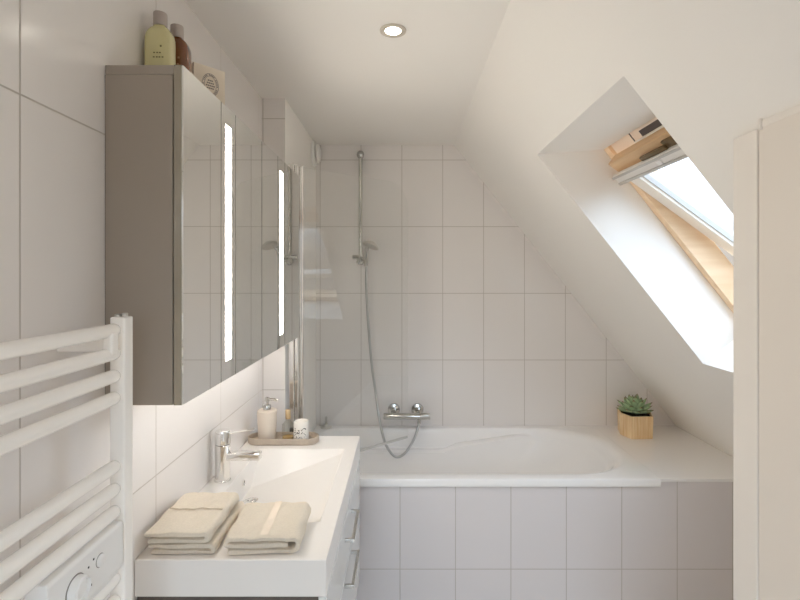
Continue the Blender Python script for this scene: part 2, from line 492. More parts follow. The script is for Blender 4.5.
# ------------------------------------------------------------------ downlight
dl = thing('downlight', 'small round recessed ceiling spotlight, glowing', 'ceiling light', (u(-5.3), yd(0.5325), CEIL))
cx_, cy_ = u(-5.3), yd(0.5325)
lathe(b := NB(), [(0.025, -0.001), (0.043, -0.001), (0.042, -0.005), (0.036, -0.007), (0.026, -0.004)], (cx_, cy_, CEIL), n=40, cap=False)
bmesh.ops.remove_doubles(b, verts=b.verts, dist=1e-5)
link('trim_ring', b, M['ring'], dl, True)
link('lens', lathe(NB(), [(0.0255, -0.0005), (0.0255, -0.0035)], (cx_, cy_, CEIL), n=32), M['lamp'], dl)
def lamp(name, loc, watts, col, size=0.06, spread=150):
    l = bpy.data.lights.new(name, 'AREA'); l.shape = 'DISK'; l.size = size; l.energy = watts; l.color = col
    l.spread = math.radians(spread)
    o = bpy.data.objects.new(name, l); C.objects.link(o); o.location = loc
    return o

# ------------------------------------------------------------------ mirror cabinet
XM = u(-76.5); YC0, YC1 = yd(0.348), YF - 0.004; ZC0, ZC1 = z(-45), z(73.5)
mc = thing('mirror_cabinet', 'taupe wall cabinet with two mirrored doors and vertical light strips', 'mirror cabinet', (XL, (YC0 + YC1) / 2, ZC0))
XD = XM - 0.02
link('carcass', box(NB(), XL + 0.002, XD - 0.003, YC0 + 0.001, YC1, ZC0, ZC1 - 0.0205), M['taupe'], mc)
link('top_panel', box(NB(), XL + 0.002, XD, YC0, YC1, ZC1 - 0.02, ZC1, 0.0015), M['taupe'], mc)
link('back_edge', box(NB(), XL + 0.0005, XL + 0.005, YC0 + 0.002, YC0 + 0.004, ZC0, ZC1 - 0.02), M['taupe_dark'], mc)  # dark strip painted for the shadow between cabinet and wall
YMID = (YC0 + YC1) / 2
for y0, y1, ys in ((YC0, YMID - 0.0015, yd(0.4385)), (YMID + 0.0015, YC1, yd(0.629))):
    dr = link('mirror_door', box(NB(), XD, XM - 0.004, y0, y1, ZC0, ZC1), M['mirror_edge'], mc)
    hw = 0.022
    b = NB()
    box(b, XM - 0.004, XM, y0 + 0.001, ys - hw, ZC0 + 0.001, ZC1 - 0.001); box(b, XM - 0.004, XM, ys + hw, y1 - 0.001, ZC0 + 0.001, ZC1 - 0.001)
    box(b, XM - 0.004, XM, ys - hw, ys + hw, ZC0 + 0.001, z(-36.7)); box(b, XM - 0.004, XM, ys - hw, ys + hw, z(65.5), ZC1 - 0.001)
    link('mirror', b, M['mirror'], dr)
    link('light_strip', box(NB(), XM - 0.004, XM - 0.0005, ys - hw, ys + hw, z(-36.7), z(65.5)), M['led'], dr)
    b = NB()
    for q in (-0.052, 0.054):
        box(b, XM - 0.001, XM + 0.0004, ys + q - 0.0012, ys + q + 0.0012, ZC0 + 0.001, ZC1 - 0.001)
    link('groove', b, M['mirror_edge'], dr)
link('under_light', box(NB(), XD - 0.03, XD - 0.01, YC0 + 0.06, YC1 - 0.06, ZC0 - 0.004, ZC0 + 0.002), M['led_low'], mc)

# ------------------------------------------------------------------ things on the cabinet
def bottle(name, label, c, m, capm, rot, txt, sc=1.06):
    t = thing(name, label, 'bottle', c)
    R = Matrix.Translation(Vector(c)) @ Matrix.Rotation(rot, 4, 'Z') @ Matrix.Diagonal((sc * 0.98, sc, sc, 1))
    b = NB(); hx, hy = 0.031, 0.021
    prof = [(0.9, 0.0), (1, 0.004), (1, 0.112), (0.985, 0.122), (0.93, 0.131), (0.82, 0.139), (0.66, 0.145), (0.48, 0.149), (0.40, 0.153)]
    n = 40; rings = []
    for s, h in prof:
        ring = []
        for i in range(n):
            a = 2 * PI * i / n; ca, sa = math.cos(a), math.sin(a)
            e = 0.45
            px_ = hx * (abs(ca) ** e) * (1 if ca >= 0 else -1); py_ = hy * (abs(sa) ** e) * (1 if sa >= 0 else -1)
            ss = s if s > 0.9 else s
            yb = s if s > 0.6 else max(s, 0.5)
            ring.append(b.verts.new((px_ * ss, py_ * min(1, yb), h)))
        rings.append(ring)
    for p, q in zip(rings, rings[1:]):
        for i in range(n): b.faces.new((p[i], p[(i + 1) % n], q[(i + 1) % n], q[i]))
    b.faces.new(rings[0][::-1]); b.faces.new(rings[-1])
    link('body', xform(b, R), m, t, True)
    b = NB(); lathe(b, [(0.0148, 0.152), (0.0155, 0.153), (0.0155, 0.180), (0.0148, 0.182)], (0, 0, 0), n=28)
    link('cap', xform(b, R), capm, t, True)
    b = NB()
    for zz, xs in ((0.083, (-0.004, 0.003, 0.009)), (0.073, (-0.005, 0.002, 0.008, 0.015))):
        for x_ in xs: box(b, x_ - 0.002, x_ + 0.002, -0.0214, -0.0205, zz - 0.0014, zz + 0.0014)
    box(b, 0.009, 0.013, -0.0218, -0.0205, 0.096, 0.1)
    link('print', xform(b, R), txt, t)
    return t
bottle('toiletry_bottle', 'yellow gel bottle with silver cap, nearest on top of mirror cabinet', (u(-97.3), yd(0.401), ZC1), M['oil'], M['cap'], 0.03, M['text_olive'])
bottle('toiletry_bottle', 'brown gel bottle with silver cap, behind the yellow one', (u(-95.2), yd(0.4215), ZC1), M['cola'], M['cap'], 0.1, M['text_pale'])

def candle_box():
    p1 = Vector((u(-91.5), yd(0.437), 0)); p2 = Vector((u(-81.7), yd(0.459), 0))
    ex = (p2 - p1); Lb = ex.length; ex.normalize(); ey = Vector((-ex.y, ex.x, 0)); h = u(20.2)
    t = thing('candle_box', 'cream card box with oval emblem on top of mirror cabinet', 'box', (p1.x, p1.y, ZC1))
    R = Matrix(((ex.x, ey.x, 0, p1.x), (ex.y, ey.y, 0, p1.y), (0, 0, 1, ZC1), (0, 0, 0, 1)))
    link('carton', xform(box(NB(), 0, Lb, 0, 0.075, 0, h, 0.001), R), M['card'], t)
    b = NB(); cx, cz, rx, rz = Lb * 0.52, h * 0.60, 0.0235, 0.031
    def ring(ra, rb, w_):
        n = 40; i_ = []; o_ = []
        for k in range(n):
            a = 2 * PI * k / n
            i_.append(b.verts.new((cx + (ra - w_) * math.cos(a), -0.0006, cz + (rb - w_) * math.sin(a))))
            o_.append(b.verts.new((cx + ra * math.cos(a), -0.0006, cz + rb * math.sin(a))))
        for k in range(n): b.faces.new((i_[k], i_[(k + 1) % n], o_[(k + 1) % n], o_[k]))
    ring(rx, rz, 0.0012); ring(rx - 0.0065, rz - 0.0065, 0.001)
    for k in range(30):
        a = 2 * PI * k / 30
        if k % 5 == 4: continue
        x_, z_ = cx + (rx - 0.0038) * math.cos(a), cz + (rz - 0.0038) * math.sin(a)
        box(b, x_ - 0.0014, x_ + 0.0014, -0.0006, 0, z_ - 0.0014, z_ + 0.0014)
    for zz, n_ in ((0.012, 3), (0.005, 4), (-0.002, 5), (-0.009, 4)):
        for k in range(n_):
            x_ = cx + (k - (n_ - 1) / 2) * 0.0052; box(b, x_ - 0.0019, x_ + 0.0019, -0.0006, 0, cz + zz - 0.0016, cz + zz + 0.0016)
    link('emblem', xform(b, R), M['print'], t)
candle_box()

# ------------------------------------------------------------------ towel radiator
XRp = u(-86.5); YRp = yd(0.312)
rad = thing('towel_radiator', 'white tubular towel radiator with control box on left wall', 'radiator', (XL, 0.65, z(-110)))
PW = 0.0285
link('post', box(NB(), XRp - PW, XRp, YRp - 0.004, YRp + 0.026, z(-215), z(-12.8), 0.003), M['rad'], rad)
link('post', box(NB(), XRp - PW, XRp, 0.30, 0.33, z(-215), z(-12.8), 0.003), M['rad'], rad)
XTu = XRp - 0.0165
for zz in (-16.7, -23.9, -30.9, -37.7, -58.9, -65.9, -72.8, -93.6, -100.5, -107.4):
    b = NB(); n = 8; pts = []; rr = []
    for k in range(2, n + 1):
        pts.append((XTu, YRp - 0.004 - 0.0125 * (0 if k < n else 0), z(zz)))
    pts = [(XTu, 0.325, z(zz)), (XTu, YRp - 0.022, z(zz)), (XTu, YRp - 0.012, z(zz)), (XTu, YRp - 0.006, z(zz)), (XTu, YRp - 0.0035, z(zz))]
    tube(b, pts, [0.0125, 0.0125, 0.0122, 0.0108, 0.009], 18)
    link('rail', b, M['rad'], rad, True)
b = NB(); box(b, XTu - 0.006, XTu + 0.0135, YRp - 0.038, YRp - 0.016, z(-24.2), z(-17), 0.004)
box(b, XL + 0.001, XTu, YRp - 0.036, YRp - 0.018, z(-22.8), z(-18.4), 0.002)
link('wall_bracket', b, M['rad'], rad)
b = NB(); lathe(b, [(0.006, 0), (0.006, 0.004), (0.004, 0.005)], (XRp - 0.021, YRp + 0.011, z(-12.8)), n=16)
lathe(b, [(0.0055, 0), (0.0055, 0.006), (0.004, 0.007)], (XRp - 0.008, YRp + 0.011, z(-12.8)), n=16)
link('vent_plug', b, M['satin'], rad, True)
# control box
cy0, cy1 = yd(0.243), yd(0.3085)
xf = XRp + 0.001
b = NB(); prism(b, [(XRp - 0.034, z(-75.4)), (xf - 0.004, z(-75.4)), (xf, z(-76.2)), (xf, z(-88.5)), (xf - 0.012, z(-92)), (XRp - 0.034, z(-92))], cy0, cy1, bev=0.0015)
cb = link('control_box', b, M['plastic'], rad)
b = NB(); lathe(b, [(0.021, 0), (0.0215, 0.002), (0.020, 0.013), (0.0165, 0.015), (0.0155, 0.009), (0.002, 0.009)], (xf, yd(0.2635), z(-82.6)), 'X', 36)
link('dial', b, M['plastic'], cb, True)
b = NB(); lathe(b, [(0.0225, -0.001), (0.0235, 0.0006), (0.021, 0.001)], (xf, yd(0.2635), z(-82.6)), 'X', 36)
link('dial_ring', b, M['grey_plastic'], cb, True)
b = NB(); lathe(b, [(0.0115, -0.001), (0.0115, 0.0005)], (xf, yd(0.285), z(-81)), 'X', 28)
link('button_ring', b, M['grey_plastic'], cb, True)
b = NB(); lathe(b, [(0.0105, 0), (0.0105, 0.003), (0.008, 0.005), (0.001, 0.0052)], (xf, yd(0.285), z(-81)), 'X', 28)
link('button', b, M['plastic'], cb, True)
b = NB()
for yy, zz in ((0.2745, -80), (0.2752, -83), (0.2768, -85.5), (0.279, -79)):
    box(b, xf - 0.0005, xf + 0.0006, yd(yy) - 0.0015, yd(yy) + 0.0015, z(zz) - 0.0015, z(zz) + 0.0015)
link('marking', b, M['black'], cb)

# ------------------------------------------------------------------ washbasin and vanity
XV = u(-29.6); YV0, YV1 = yd(0.3866), yd(0.687); ZV1, ZV0 = z(-109.8), z(-124.2)
wb = thing('washbasin', 'long white ceramic washbasin with sloped bowl on drawer unit', 'washbasin', (XL, (YV0 + YV1) / 2, ZV0))
b = NB()
def V(x, y, zz): return b.verts.new((x, y, zz))
xo0, xo1 = XL + 0.001, XV
T = [V(xo0, YV0, ZV1), V(xo1, YV0, ZV1), V(xo1, YV1, ZV1), V(xo0, YV1, ZV1)]
Bq = [V(xo0, YV0, ZV0), V(xo1, YV0, ZV0), V(xo1, YV1, ZV0), V(xo0, YV1, ZV0)]
hx0, hx1, hy0, hy1 = u(-90.5), u(-37), yd(0.447), yd(0.635)
H = [V(hx0, hy0, ZV1), V(hx1, hy0, ZV1), V(hx1, hy1, ZV1), V(hx0, hy1, ZV1)]
zb = ZV1 - 0.081
G = [V(hx0 + 0.012, hy0 + 0.14, zb), V(hx1 - 0.006, hy0 + 0.012, ZV1 - 0.012), V(hx1 - 0.006, hy1 - 0.012, ZV1 - 0.012), V(hx0 + 0.012, hy1 - 0.16, zb)]
for i in range(4):
    j = (i + 1) % 4
    b.faces.new((T[i], T[j], H[j], H[i])); b.faces.new((H[i], H[j], G[j], G[i])); b.faces.new((T[j], T[i], Bq[i], Bq[j]))
b.faces.new(G); b.faces.new(Bq[::-1])
o = link('basin', b, M['ceramic'], wb)
md = o.modifiers.new('bevel', 'BEVEL'); md.width = 0.003; md.segments = 3; md.limit_method = 'ANGLE'; md.angle_limit = 0.2
for p in o.data.polygons: p.use_smooth = True
wn = o.modifiers.new('wn', 'WEIGHTED_NORMAL'); wn.keep_sharp = False
# drain and overflow
dxn = Vector((G[0].co.x if False else 0, 0, 0))
fl = (zb, ZV1 - 0.012)
xd = hx0 + 0.045; zd = zb + (fl[1] - zb) * (xd - hx0 - 0.012) / (hx1 - hx0 - 0.018)
tilt = math.atan2(fl[1] - zb, hx1 - hx0)
b = NB(); lathe(b, [(0.031, 0), (0.031, 0.002), (0.027, 0.003), (0.025, 0.001), (0.023, 0.004), (0.02, 0.006), (0.004, 0.007)], (0, 0, 0), n=32)
xform(b, Matrix.Translation((xd, yd(0.538), zd + 0.0005)) @ Matrix.Rotation(-tilt, 4, 'Y'))
link('drain', b, M['chrome'], wb, True)
b = NB(); lathe(b, [(0.012, 0), (0.012, 0.003), (0.009, 0.004), (0.0085, 0.0015)], (hx0 + 0.006, yd(0.5605), ZV1 - 0.038), 'X', 24)
link('overflow', b, M['chrome'], wb, True)
b = NB(); lathe(b, [(0.0083, 0), (0.0083, 0.0022)], (hx0 + 0.006, yd(0.5605), ZV1 - 0.038), 'X', 20)
link('overflow_hole', b, M['black'], wb)

vu = thing('vanity_unit', 'wall-hung vanity unit with two white gloss drawers under the washbasin', 'cabinet', (XL, (YV0 + YV1) / 2, z(-205)))
link('body', box(NB(), XL + 0.001, XV - 0.022, YV0 + 0.012, YV1 - 0.006, z(-205), ZV0 - 0.006), M['taupe_dark'], vu)  # dark tone stands in for the shadow under the slab
for z1_, z0_, hz in ((-125.3, -154.3, -134.2), (-155.2, -205, -157.5)):
    dr = link('drawer', box(NB(), XV - 0.021, XV - 0.001, YV0 + 0.01, YV1 - 0.004, z(z0_), z(z1_), 0.0015), M['drawer'], vu)
    b = NB()
    ya, yb_ = yd(0.508), yd(0.5705)
    prism(b, [(XV - 0.001, ya - 0.005), (XV + 0.03, ya - 0.005), (XV + 0.03, yb_ + 0.005), (XV - 0.001, yb_ + 0.005), (XV - 0.001, yb_ - 0.005), (XV + 0.021, yb_ - 0.005), (XV + 0.021, ya + 0.005), (XV - 0.001, ya + 0.005)], z(hz) - 0.005, z(hz) + 0.005, 'Z', bev=0.001)
    link('handle', b, M['shower'], dr)

# ------------------------------------------------------------------ tap
tp = thing('basin_tap', 'chrome single lever mixer tap on back edge of washbasin', 'tap', (u(-97), yd(0.538), ZV1))
tx_, ty_ = u(-97), yd(0.538)
link('body', lathe(NB(), [(0.0255, 0), (0.0255, 0.003), (0.0235, 0.005), (0.0235, 0.117), (0.0225, 0.118)], (tx_, ty_, ZV1), n=36), M['chrome'], tp, True)
link('lever_cap', lathe(NB(), [(0.0225, 0.1195), (0.0238, 0.121), (0.0238, 0.158), (0.022, 0.163), (0.002, 0.164)], (tx_, ty_, ZV1), n=36), M['chrome'], tp, True)
link('spout', box(NB(), tx_ + 0.015, tx_ + 0.125, ty_ - 0.016, ty_ + 0.016, ZV1 + 0.068, ZV1 + 0.092, 0.004, 3), M['chrome'], tp, True)
b = NB(); tube(b, [(tx_ + 0.018, ty_, ZV1 + 0.155), (tx_ + 0.06, ty_, ZV1 + 0.16), (tx_ + 0.105, ty_, ZV1 + 0.167)], [0.0045, 0.0038, 0.0035], 12)
link('lever', b, M['chrome'], tp, True)

# ------------------------------------------------------------------ towels
def towel(name, label, x0, x1, y0, y1, zb_, h, layers, rot=0.0, mirror=False, band=None, drape=0.0):
    """a bath towel folded into a spiral of layers; the fold ends show on the front"""
    cx, cy = (x0 + x1) / 2, (y0 + y1) / 2
    t = thing(name, label, 'towel', (cx, cy, zb_))
    W = x1 - x0; T_ = h / layers
    path = []
    hw = W / 2
    zc = [T_ * (i + 0.5) for i in range(layers)]
    # bottom layer, up around one side, back over the top, then the tucked layers
    order = [0, layers - 1] + list(range(layers - 2, 0, -1))
    side = 1
    pts = [(-hw + 0.012, zc[0])]
    cur = 0
    for nx_ in order[1:]:
        r = abs(zc[nx_] - zc[cur]) / 2
        xe = side * (hw - r - T_ / 2) if nx_ != order[-1] or layers == 2 else side * (hw - r - T_ / 2)
        for k in range(9):
            a = -PI / 2 + PI * k / 8
            sgn = 1 if zc[nx_] > zc[cur] else -1
            pts.append((xe + side * r * math.cos(a), (zc[nx_] + zc[cur]) / 2 + sgn * r * math.sin(a)))
        cur = nx_; side = -side
    pts.append((side * (hw - T_ * 2.1 if layers > 2 else hw - 0.006), zc[cur]))
    # densify
    dense = []
    for p, q in zip(pts, pts[1:]):
        n = max(1, int(math.hypot(q[0] - p[0], q[1] - p[1]) / 0.006))
        for k in range(n): dense.append((p[0] + (q[0] - p[0]) * k / n, p[1] + (q[1] - p[1]) * k / n))
    dense.append(pts[-1])
    P = [Vector((a, c, 0)) for a, c in dense]
    L_ = []; R_ = []
    for i, p in enumerate(P):
        tg = (P[min(i + 1, len(P) - 1)] - P[max(i - 1, 0)]).normalized(); nm = Vector((-tg.y, tg.x, 0))
        th = T_ * 0.46
        if i == 0 or i == len(P) - 1: th *= 0.6
        L_.append(p + nm * th); R_.append(p - nm * th)
    ny = 30; b = NB(); rows = []
    Ly = y1 - y0
    for j in range(ny + 1):
        v = j / ny; yy = -Ly / 2 + Ly * v
        e = min(v, 1 - v) * Ly
        shrink = 1.0 if e > 0.006 else (0.62 + 0.38 * math.sqrt(max(0, 1 - (1 - e / 0.006) ** 2)))
        row = []
        for a, c_ in list(zip(L_, R_)):
            m_ = (a + c_) / 2
            a2 = m_ + (a - m_) * shrink; c2 = m_ + (c_ - m_) * shrink
            row.append((a2, c2))
        lp = [q[0] for q in row] + [q[1] for q in reversed(row)]
        vs = []
        for q in lp:
            wob = 0.0012 * math.sin(q.x * 70 + yy * 40 + zb_ * 300) + 0.0008 * math.sin(q.x * 150 - yy * 90)
            dz_ = wob * (q.y / h)
            xx = -q.x if mirror else q.x
            vs.append(b.verts.new((xx + 0.0015 * math.sin(yy * 60 + q.y * 200), yy + 0.002 * math.sin(q.y * 260 + q.x * 25), q.y + dz_)))
        rows.append(vs)
    m_ = len(rows[0])
    for p, q in zip(rows, rows[1:]):
        for i in range(m_): b.faces.new((p[i], p[(i + 1) % m_], q[(i + 1) % m_], q[i]))
    half = m_ // 2
    for r_ in (rows[0], rows[-1]):
        for i in range(half - 1):
            b.faces.new((r_[i], r_[i + 1], r_[m_ - 2 - i], r_[m_ - 1 - i]))
    R = Matrix.Translation((cx, cy, zb_)) @ Matrix.Rotation(rot, 4, 'Z')
    link('folded_cloth', xform(b, R), M['towel'], t, True)
    if band:
        b = NB()
        n = 24
        for kind, pos, wd in band:
            rw = []
            for k in range(n + 1):
                f = k / n
                for s in (-0.5, 0.5):
                    if kind == 'x': xx, yy = -hw + 0.012 + (W - 0.024) * f, -Ly / 2 + Ly * pos + s * wd
                    else: xx, yy = -hw + W * pos + s * wd, -Ly / 2 + 0.006 + (Ly - 0.012) * f
                    xq = -xx if mirror else xx
                    wob = 0.0012 * math.sin(xq * 70 + yy * 40 + zb_ * 300) + 0.0008 * math.sin(xq * 150 - yy * 90)
                    zz_ = h - T_ * 0.04 + wob + 0.0016
                    rw.append(b.verts.new((xx, yy, zz_)))
            for k in range(n): b.faces.new((rw[2 * k], rw[2 * k + 1], rw[2 * k + 3], rw[2 * k + 2]))
        link('woven_band', xform(b, R), M['towel_band' if band[0][0] == 'y' else 'towel_seam'], t)
    return t
hA = u(4.7)
towel('bath_towel', 'cream folded towel lying under another towel at left of washbasin front', u(-101), u(-73.5), yd(0.393), yd(0.468), ZV1, hA, 2)
towel('bath_towel', 'cream folded towel on top of the left stack on the washbasin', u(-102), u(-75.5), yd(0.391), yd(0.464), ZV1 + hA + 0.0005, u(5.0), 2, 0.0, False, [('x', 0.52, 0.007)])
towel('bath_towel', 'single cream folded towel lying right of the two-towel stack', u(-71.5), u(-41), yd(0.393), yd(0.4555), ZV1 + 0.0005, u(7.2), 3, 0.05, False, [('y', 0.52, 0.02)])

# ------------------------------------------------------------------ tray with toiletries
TXc, TYc = u(-79), yd(0.6625); TL, TD = u(23.3), 0.046
def stadium(hx, hy, n=14):
    p = []
    for k in range(n + 1):
        a = -PI / 2 + PI * k / n; p.append((hx - hy + hy * math.cos(a), hy * math.sin(a)))
    for k in range(n + 1):
        a = PI / 2 + PI * k / n; p.append((-hx + hy + hy * math.cos(a), hy * math.sin(a)))
    return p
b = NB()
prev = None
for hx, hy, zz in ((TL - 0.003, TD - 0.003, 0), (TL, TD, 0.003), (TL, TD, 0.024), (TL - 0.001, TD - 0.001, 0.0255), (TL - 0.004, TD - 0.004, 0.0255), (TL - 0.005, TD - 0.005, 0.024), (TL - 0.006, TD - 0.006, 0.009)):
    ring = [b.verts.new((TXc + p[0], TYc + p[1], ZV1 + zz)) for p in stadium(hx, hy)]
    if prev:
        for i in range(len(ring)): b.faces.new((prev[i], prev[(i + 1) % len(ring)], ring[(i + 1) % len(ring)], ring[i]))
    else: b.faces.new(ring[::-1])
    prev = ring
b.faces.new(prev)
tag(link('tray', b, M['stone'], None, True), 'oval beige stone tray on far end of washbasin', 'tray')
TZb = ZV1 + 0.0092
sx_, sy_ = u(-90), yd(0.6625)
sd = thing('soap_dispenser', 'cream soap dispenser with chrome pump on the oval tray', 'soap dispenser', (sx_, sy_, TZb))
link('body', lathe(NB(), [(0.031, 0), (0.0345, 0.004), (0.0365, 0.05), (0.0395, 0.114), (0.039, 0.118), (0.035, 0.1205), (0.012, 0.122)], (sx_, sy_, TZb), n=40), M['dispenser'], sd, True)
pm = link('pump', lathe(NB(), [(0.0155, 0.115), (0.0155, 0.132), (0.014, 0.134), (0.006, 0.135), (0.006, 0.148), (0.0095, 0.149), (0.0095, 0.163), (0.006, 0.165)], (sx_, sy_, TZb + 0.006), n=24), M['shower'], sd, True)
b = NB(); tube(b, [(sx_, sy_, TZb + 0.163), (sx_ + 0.03, sy_ - 0.004, TZb + 0.163), (sx_ + 0.045, sy_ - 0.006, TZb + 0.159)], [0.005, 0.0045, 0.004], 12)
link('nozzle', b, M['shower'], pm, True)
gx, gy = u(-76.3), yd(0.6635)
gb = thing('scent_bottle', 'small clear glass bottle with gold neck between dispenser and candle', 'bottle', (gx, gy, TZb))
link('glass_body', lathe(NB(), [(0.021, 0), (0.0235, 0.003), (0.0235, 0.05), (0.022, 0.062), (0.013, 0.072), (0.009, 0.078), (0.009, 0.084)], (gx, gy, TZb), n=32), M['bottle_glass'], gb, True)
link('liquid', lathe(NB(), [(0.019, 0.003), (0.0215, 0.005), (0.0215, 0.013), (0.02, 0.0135)], (gx, gy, TZb), n=32), M['amber_liquid'], gb, True)
link('stopper', lathe(NB(), [(0.0095, 0.083), (0.0105, 0.084), (0.0105, 0.118), (0.009, 0.12)], (gx, gy, TZb), n=24), M['gold'], gb, True)
kx, ky = u(-67.2), yd(0.6605)
cn = thing('candle_holder', 'white cylindrical candle pot with black dotted pattern on the tray', 'candle', (kx, ky, TZb))
link('pot', lathe(NB(), [(0.026, 0), (0.03, 0.004), (0.0305, 0.06), (0.030, 0.072), (0.027, 0.078), (0.0265, 0.076), (0.026, 0.062), (0.002, 0.061)], (kx, ky, TZb), n=40), M['porcelain'], cn, True)
b = NB(); rnd = random.Random(3)
for k in range(60):
    a = -PI / 2 + rnd.uniform(-0.85, 0.85); hh = 0.008 + 0.046 * rnd.random(); r0 = 0.0309
    s = rnd.choice((0.0012, 0.0017, 0.0022))
    c0 = Vector((kx + r0 * math.cos(a), ky + r0 * math.sin(a), TZb + hh)); tn = Vector((-math.sin(a), math.cos(a), 0)); up = Vector((0, 0, 1))
    vs = [b.verts.new(c0 + tn * s * math.cos(q * PI / 3) + up * s * math.sin(q * PI / 3)) for q in range(6)]
    b.faces.new(vs)
link('dot_pattern', b, M['black'], cn)

# ------------------------------------------------------------------ bathtub
tub = thing('bathtub', 'white built-in bathtub with rounded right end behind tiled front', 'bathtub', ((XB + XT) / 2, (YP + YB) / 2, 0))
def contour(xl, xr, y0, y1, rr, rl, n=24):
    """rounded plan: elliptical right end (x radius rr), left corners radius rl"""
    p = []; hy = (y1 - y0) / 2; cy = (y0 + y1) / 2
    for k in range(n + 1):
        a = -PI / 2 + PI * k / n
        ca, sa = math.cos(a), math.sin(a); e = 2 / 2.3
        p.append((xr - rr + rr * abs(ca) ** e, cy + hy * (abs(sa) ** e) * (1 if sa >= 0 else -1)))
    for k in range(1, 16): p.append((xr - rr + (xl + rl - xr + rr) * k / 16, y1))
    for k in range(9):
        a = PI / 2 + PI / 2 * k / 8; p.append((xl + rl + rl * math.cos(a), y1 - rl + rl * math.sin(a)))
    for k in range(1, 6): p.append((xl, y1 - rl + (y0 + rl - y1 + rl) * k / 6))
    for k in range(9):
        a = PI + PI / 2 * k / 8; p.append((xl + rl + rl * math.cos(a), y0 + rl + rl * math.sin(a)))
    for k in range(1, 16): p.append((xl + rl + (xr - rr - xl - rl) * k / 16, y0))
    return p
OX0, OX1, OY0, OY1 = XB + 0.001, XT - 0.001, YP, YB - 0.001
top = contour(OX0 + 0.06, OX1 - 0.035, YP + 0.056, YB - 0.052, 0.36, 0.10)
bot = contour(OX0 + 0.16, 0.50, YP + 0.17, YB - 0.17, 0.16, 0.12)
ccx, ccy = 0.3, (OY0 + OY1) / 2
outer = []
for x_, y_ in top:
    dx, dy = x_ - ccx, y_ - ccy
    s = min((OX1 - ccx) / dx if dx > 1e-6 else 1e9, (OX0 - ccx) / dx if dx < -1e-6 else 1e9, (OY1 - ccy) / dy if dy > 1e-6 else 1e9, (OY0 - ccy) / dy if dy < -1e-6 else 1e9)
    outer.append([ccx + dx * s, ccy + dy * s])
for cxy in ((OX0, OY0), (OX0, OY1), (OX1, OY0), (OX1, OY1)):
    i = min(range(len(outer)), key=lambda k: math.hypot(outer[k][0] - cxy[0], outer[k][1] - cxy[1])); outer[i] = list(cxy)
b = NB(); rings = []
def addring(pts, zz): rings.append([b.verts.new((p[0], p[1], zz)) for p in pts])
def lerp(t): return [(a[0] + (c[0] - a[0]) * t, a[1] + (c[1] - a[1]) * t) for a, c in zip(top, bot)]
addring(outer, TOPZ - 0.034); addring(outer, TOPZ - 0.005)
ins = [(p[0] if p[0] > OX1 - 0.002 else ccx + (p[0] - ccx) * 0.996, ccy + (p[1] - ccy) * 0.992) for p in outer]; addring(ins, TOPZ)
addring(lerp(-0.04), TOPZ); addring(lerp(-0.01), TOPZ - 0.001); addring(lerp(0.03), TOPZ - 0.006); addring(lerp(0.07), TOPZ - 0.02)
def ledge(x_): return 0.012 + 0.070 * min(1, max(0, (0.84 - x_) / 0.50)) + (0.03 if x_ < 0.29 else 0)
def isback(i): return top[i][1] > YB - 0.055 and top[i][0] < 0.84
def fade(x_): return min(1.0, max(0.0, (0.84 - x_) / 0.12))
def bring(t_, dz, dzb, push):
    ring = []
    for i, p in enumerate(lerp(t_)):
        f = fade(top[i][0]) if top[i][1] > YB - 0.055 else 0
        zb2 = dzb(top[i][0]) if callable(dzb) else dzb
        ring.append(b.verts.new((p[0], p[1] - push * f, TOPZ - (dz * (1 - f) + zb2 * f))))
    rings.append(ring)
bring(0.09, 0.035, lambda x_: ledge(x_), 0.0)
bring(0.12, 0.05, lambda x_: ledge(x_) + 0.002, 0.035)
bring(0.15, 0.065, lambda x_: ledge(x_) + 0.012, 0.042)
for t_, dz in ((0.24, 0.13), (0.36, 0.18), (0.50, 0.245), (0.64, 0.305), (0.78, 0.355), (0.9, 0.388), (1.0, 0.40)):
    bring(t_, dz, dz, 0.04 * (1 - t_))
for p, q in zip(rings, rings[1:]):
    n = len(p)
    for i in range(n): b.faces.new((p[i], p[(i + 1) % n], q[(i + 1) % n], q[i]))
b.faces.new(rings[-1])
link('shell', b, M['acrylic'], tub, True)
kn = thing('bath_drain_control', 'small chrome fitting with upright stem on back left corner of bathtub', 'bath fitting', (-0.462, 2.888, TOPZ))
link('base', lathe(NB(), [(0.034, 0), (0.034, 0.004), (0.03, 0.008), (0.016, 0.012), (0.012, 0.016)], (-0.462, 2.888, TOPZ), n=28), M['satin'], kn, True)
link('stem', lathe(NB(), [(0.011, 0.015), (0.007, 0.03), (0.006, 0.055), (0.008, 0.062), (0.003, 0.066)], (-0.462, 2.888, TOPZ), n=20), M['satin'], kn, True)

# ------------------------------------------------------------------ shower
XRl, YRl = -0.2545, D - 0.055
sr = thing('shower_rail', 'chrome shower rail with sliding holder on tiled back wall', 'shower rail', (XRl, D, z(12)))
b = NB(); tube(b, [(XRl, YRl, z(12)), (XRl, YRl, z(118))], 0.011, 18)
link('tube', b, M['shower'], sr, True)
for zz in (119, 14.5):
    b = NB(); lathe(b, [(0.0, -0.024), (0.012, -0.021), (0.02, -0.012), (0.023, 0), (0.02, 0.012), (0.012, 0.021), (0.0, 0.024)], (XRl, YRl, z(zz)), n=24, cap=False)
    tube(b, [(XRl, YRl, z(zz)), (XRl, D - 0.001, z(zz))], 0.013, 16)
    bmesh.ops.remove_doubles(b, verts=b.verts, dist=1e-5)
    link('wall_mount', b, M['shower'], sr, True)
b = NB(); lathe(b, [(0.02, -0.022), (0.021, -0.02), (0.021, 0.02), (0.02, 0.022)], (XRl, YRl, z(17)), n=24)
tube(b, [(XRl - 0.045, YRl - 0.002, z(18.5)), (XRl + 0.02, YRl - 0.01, z(18.5))], 0.013, 16)
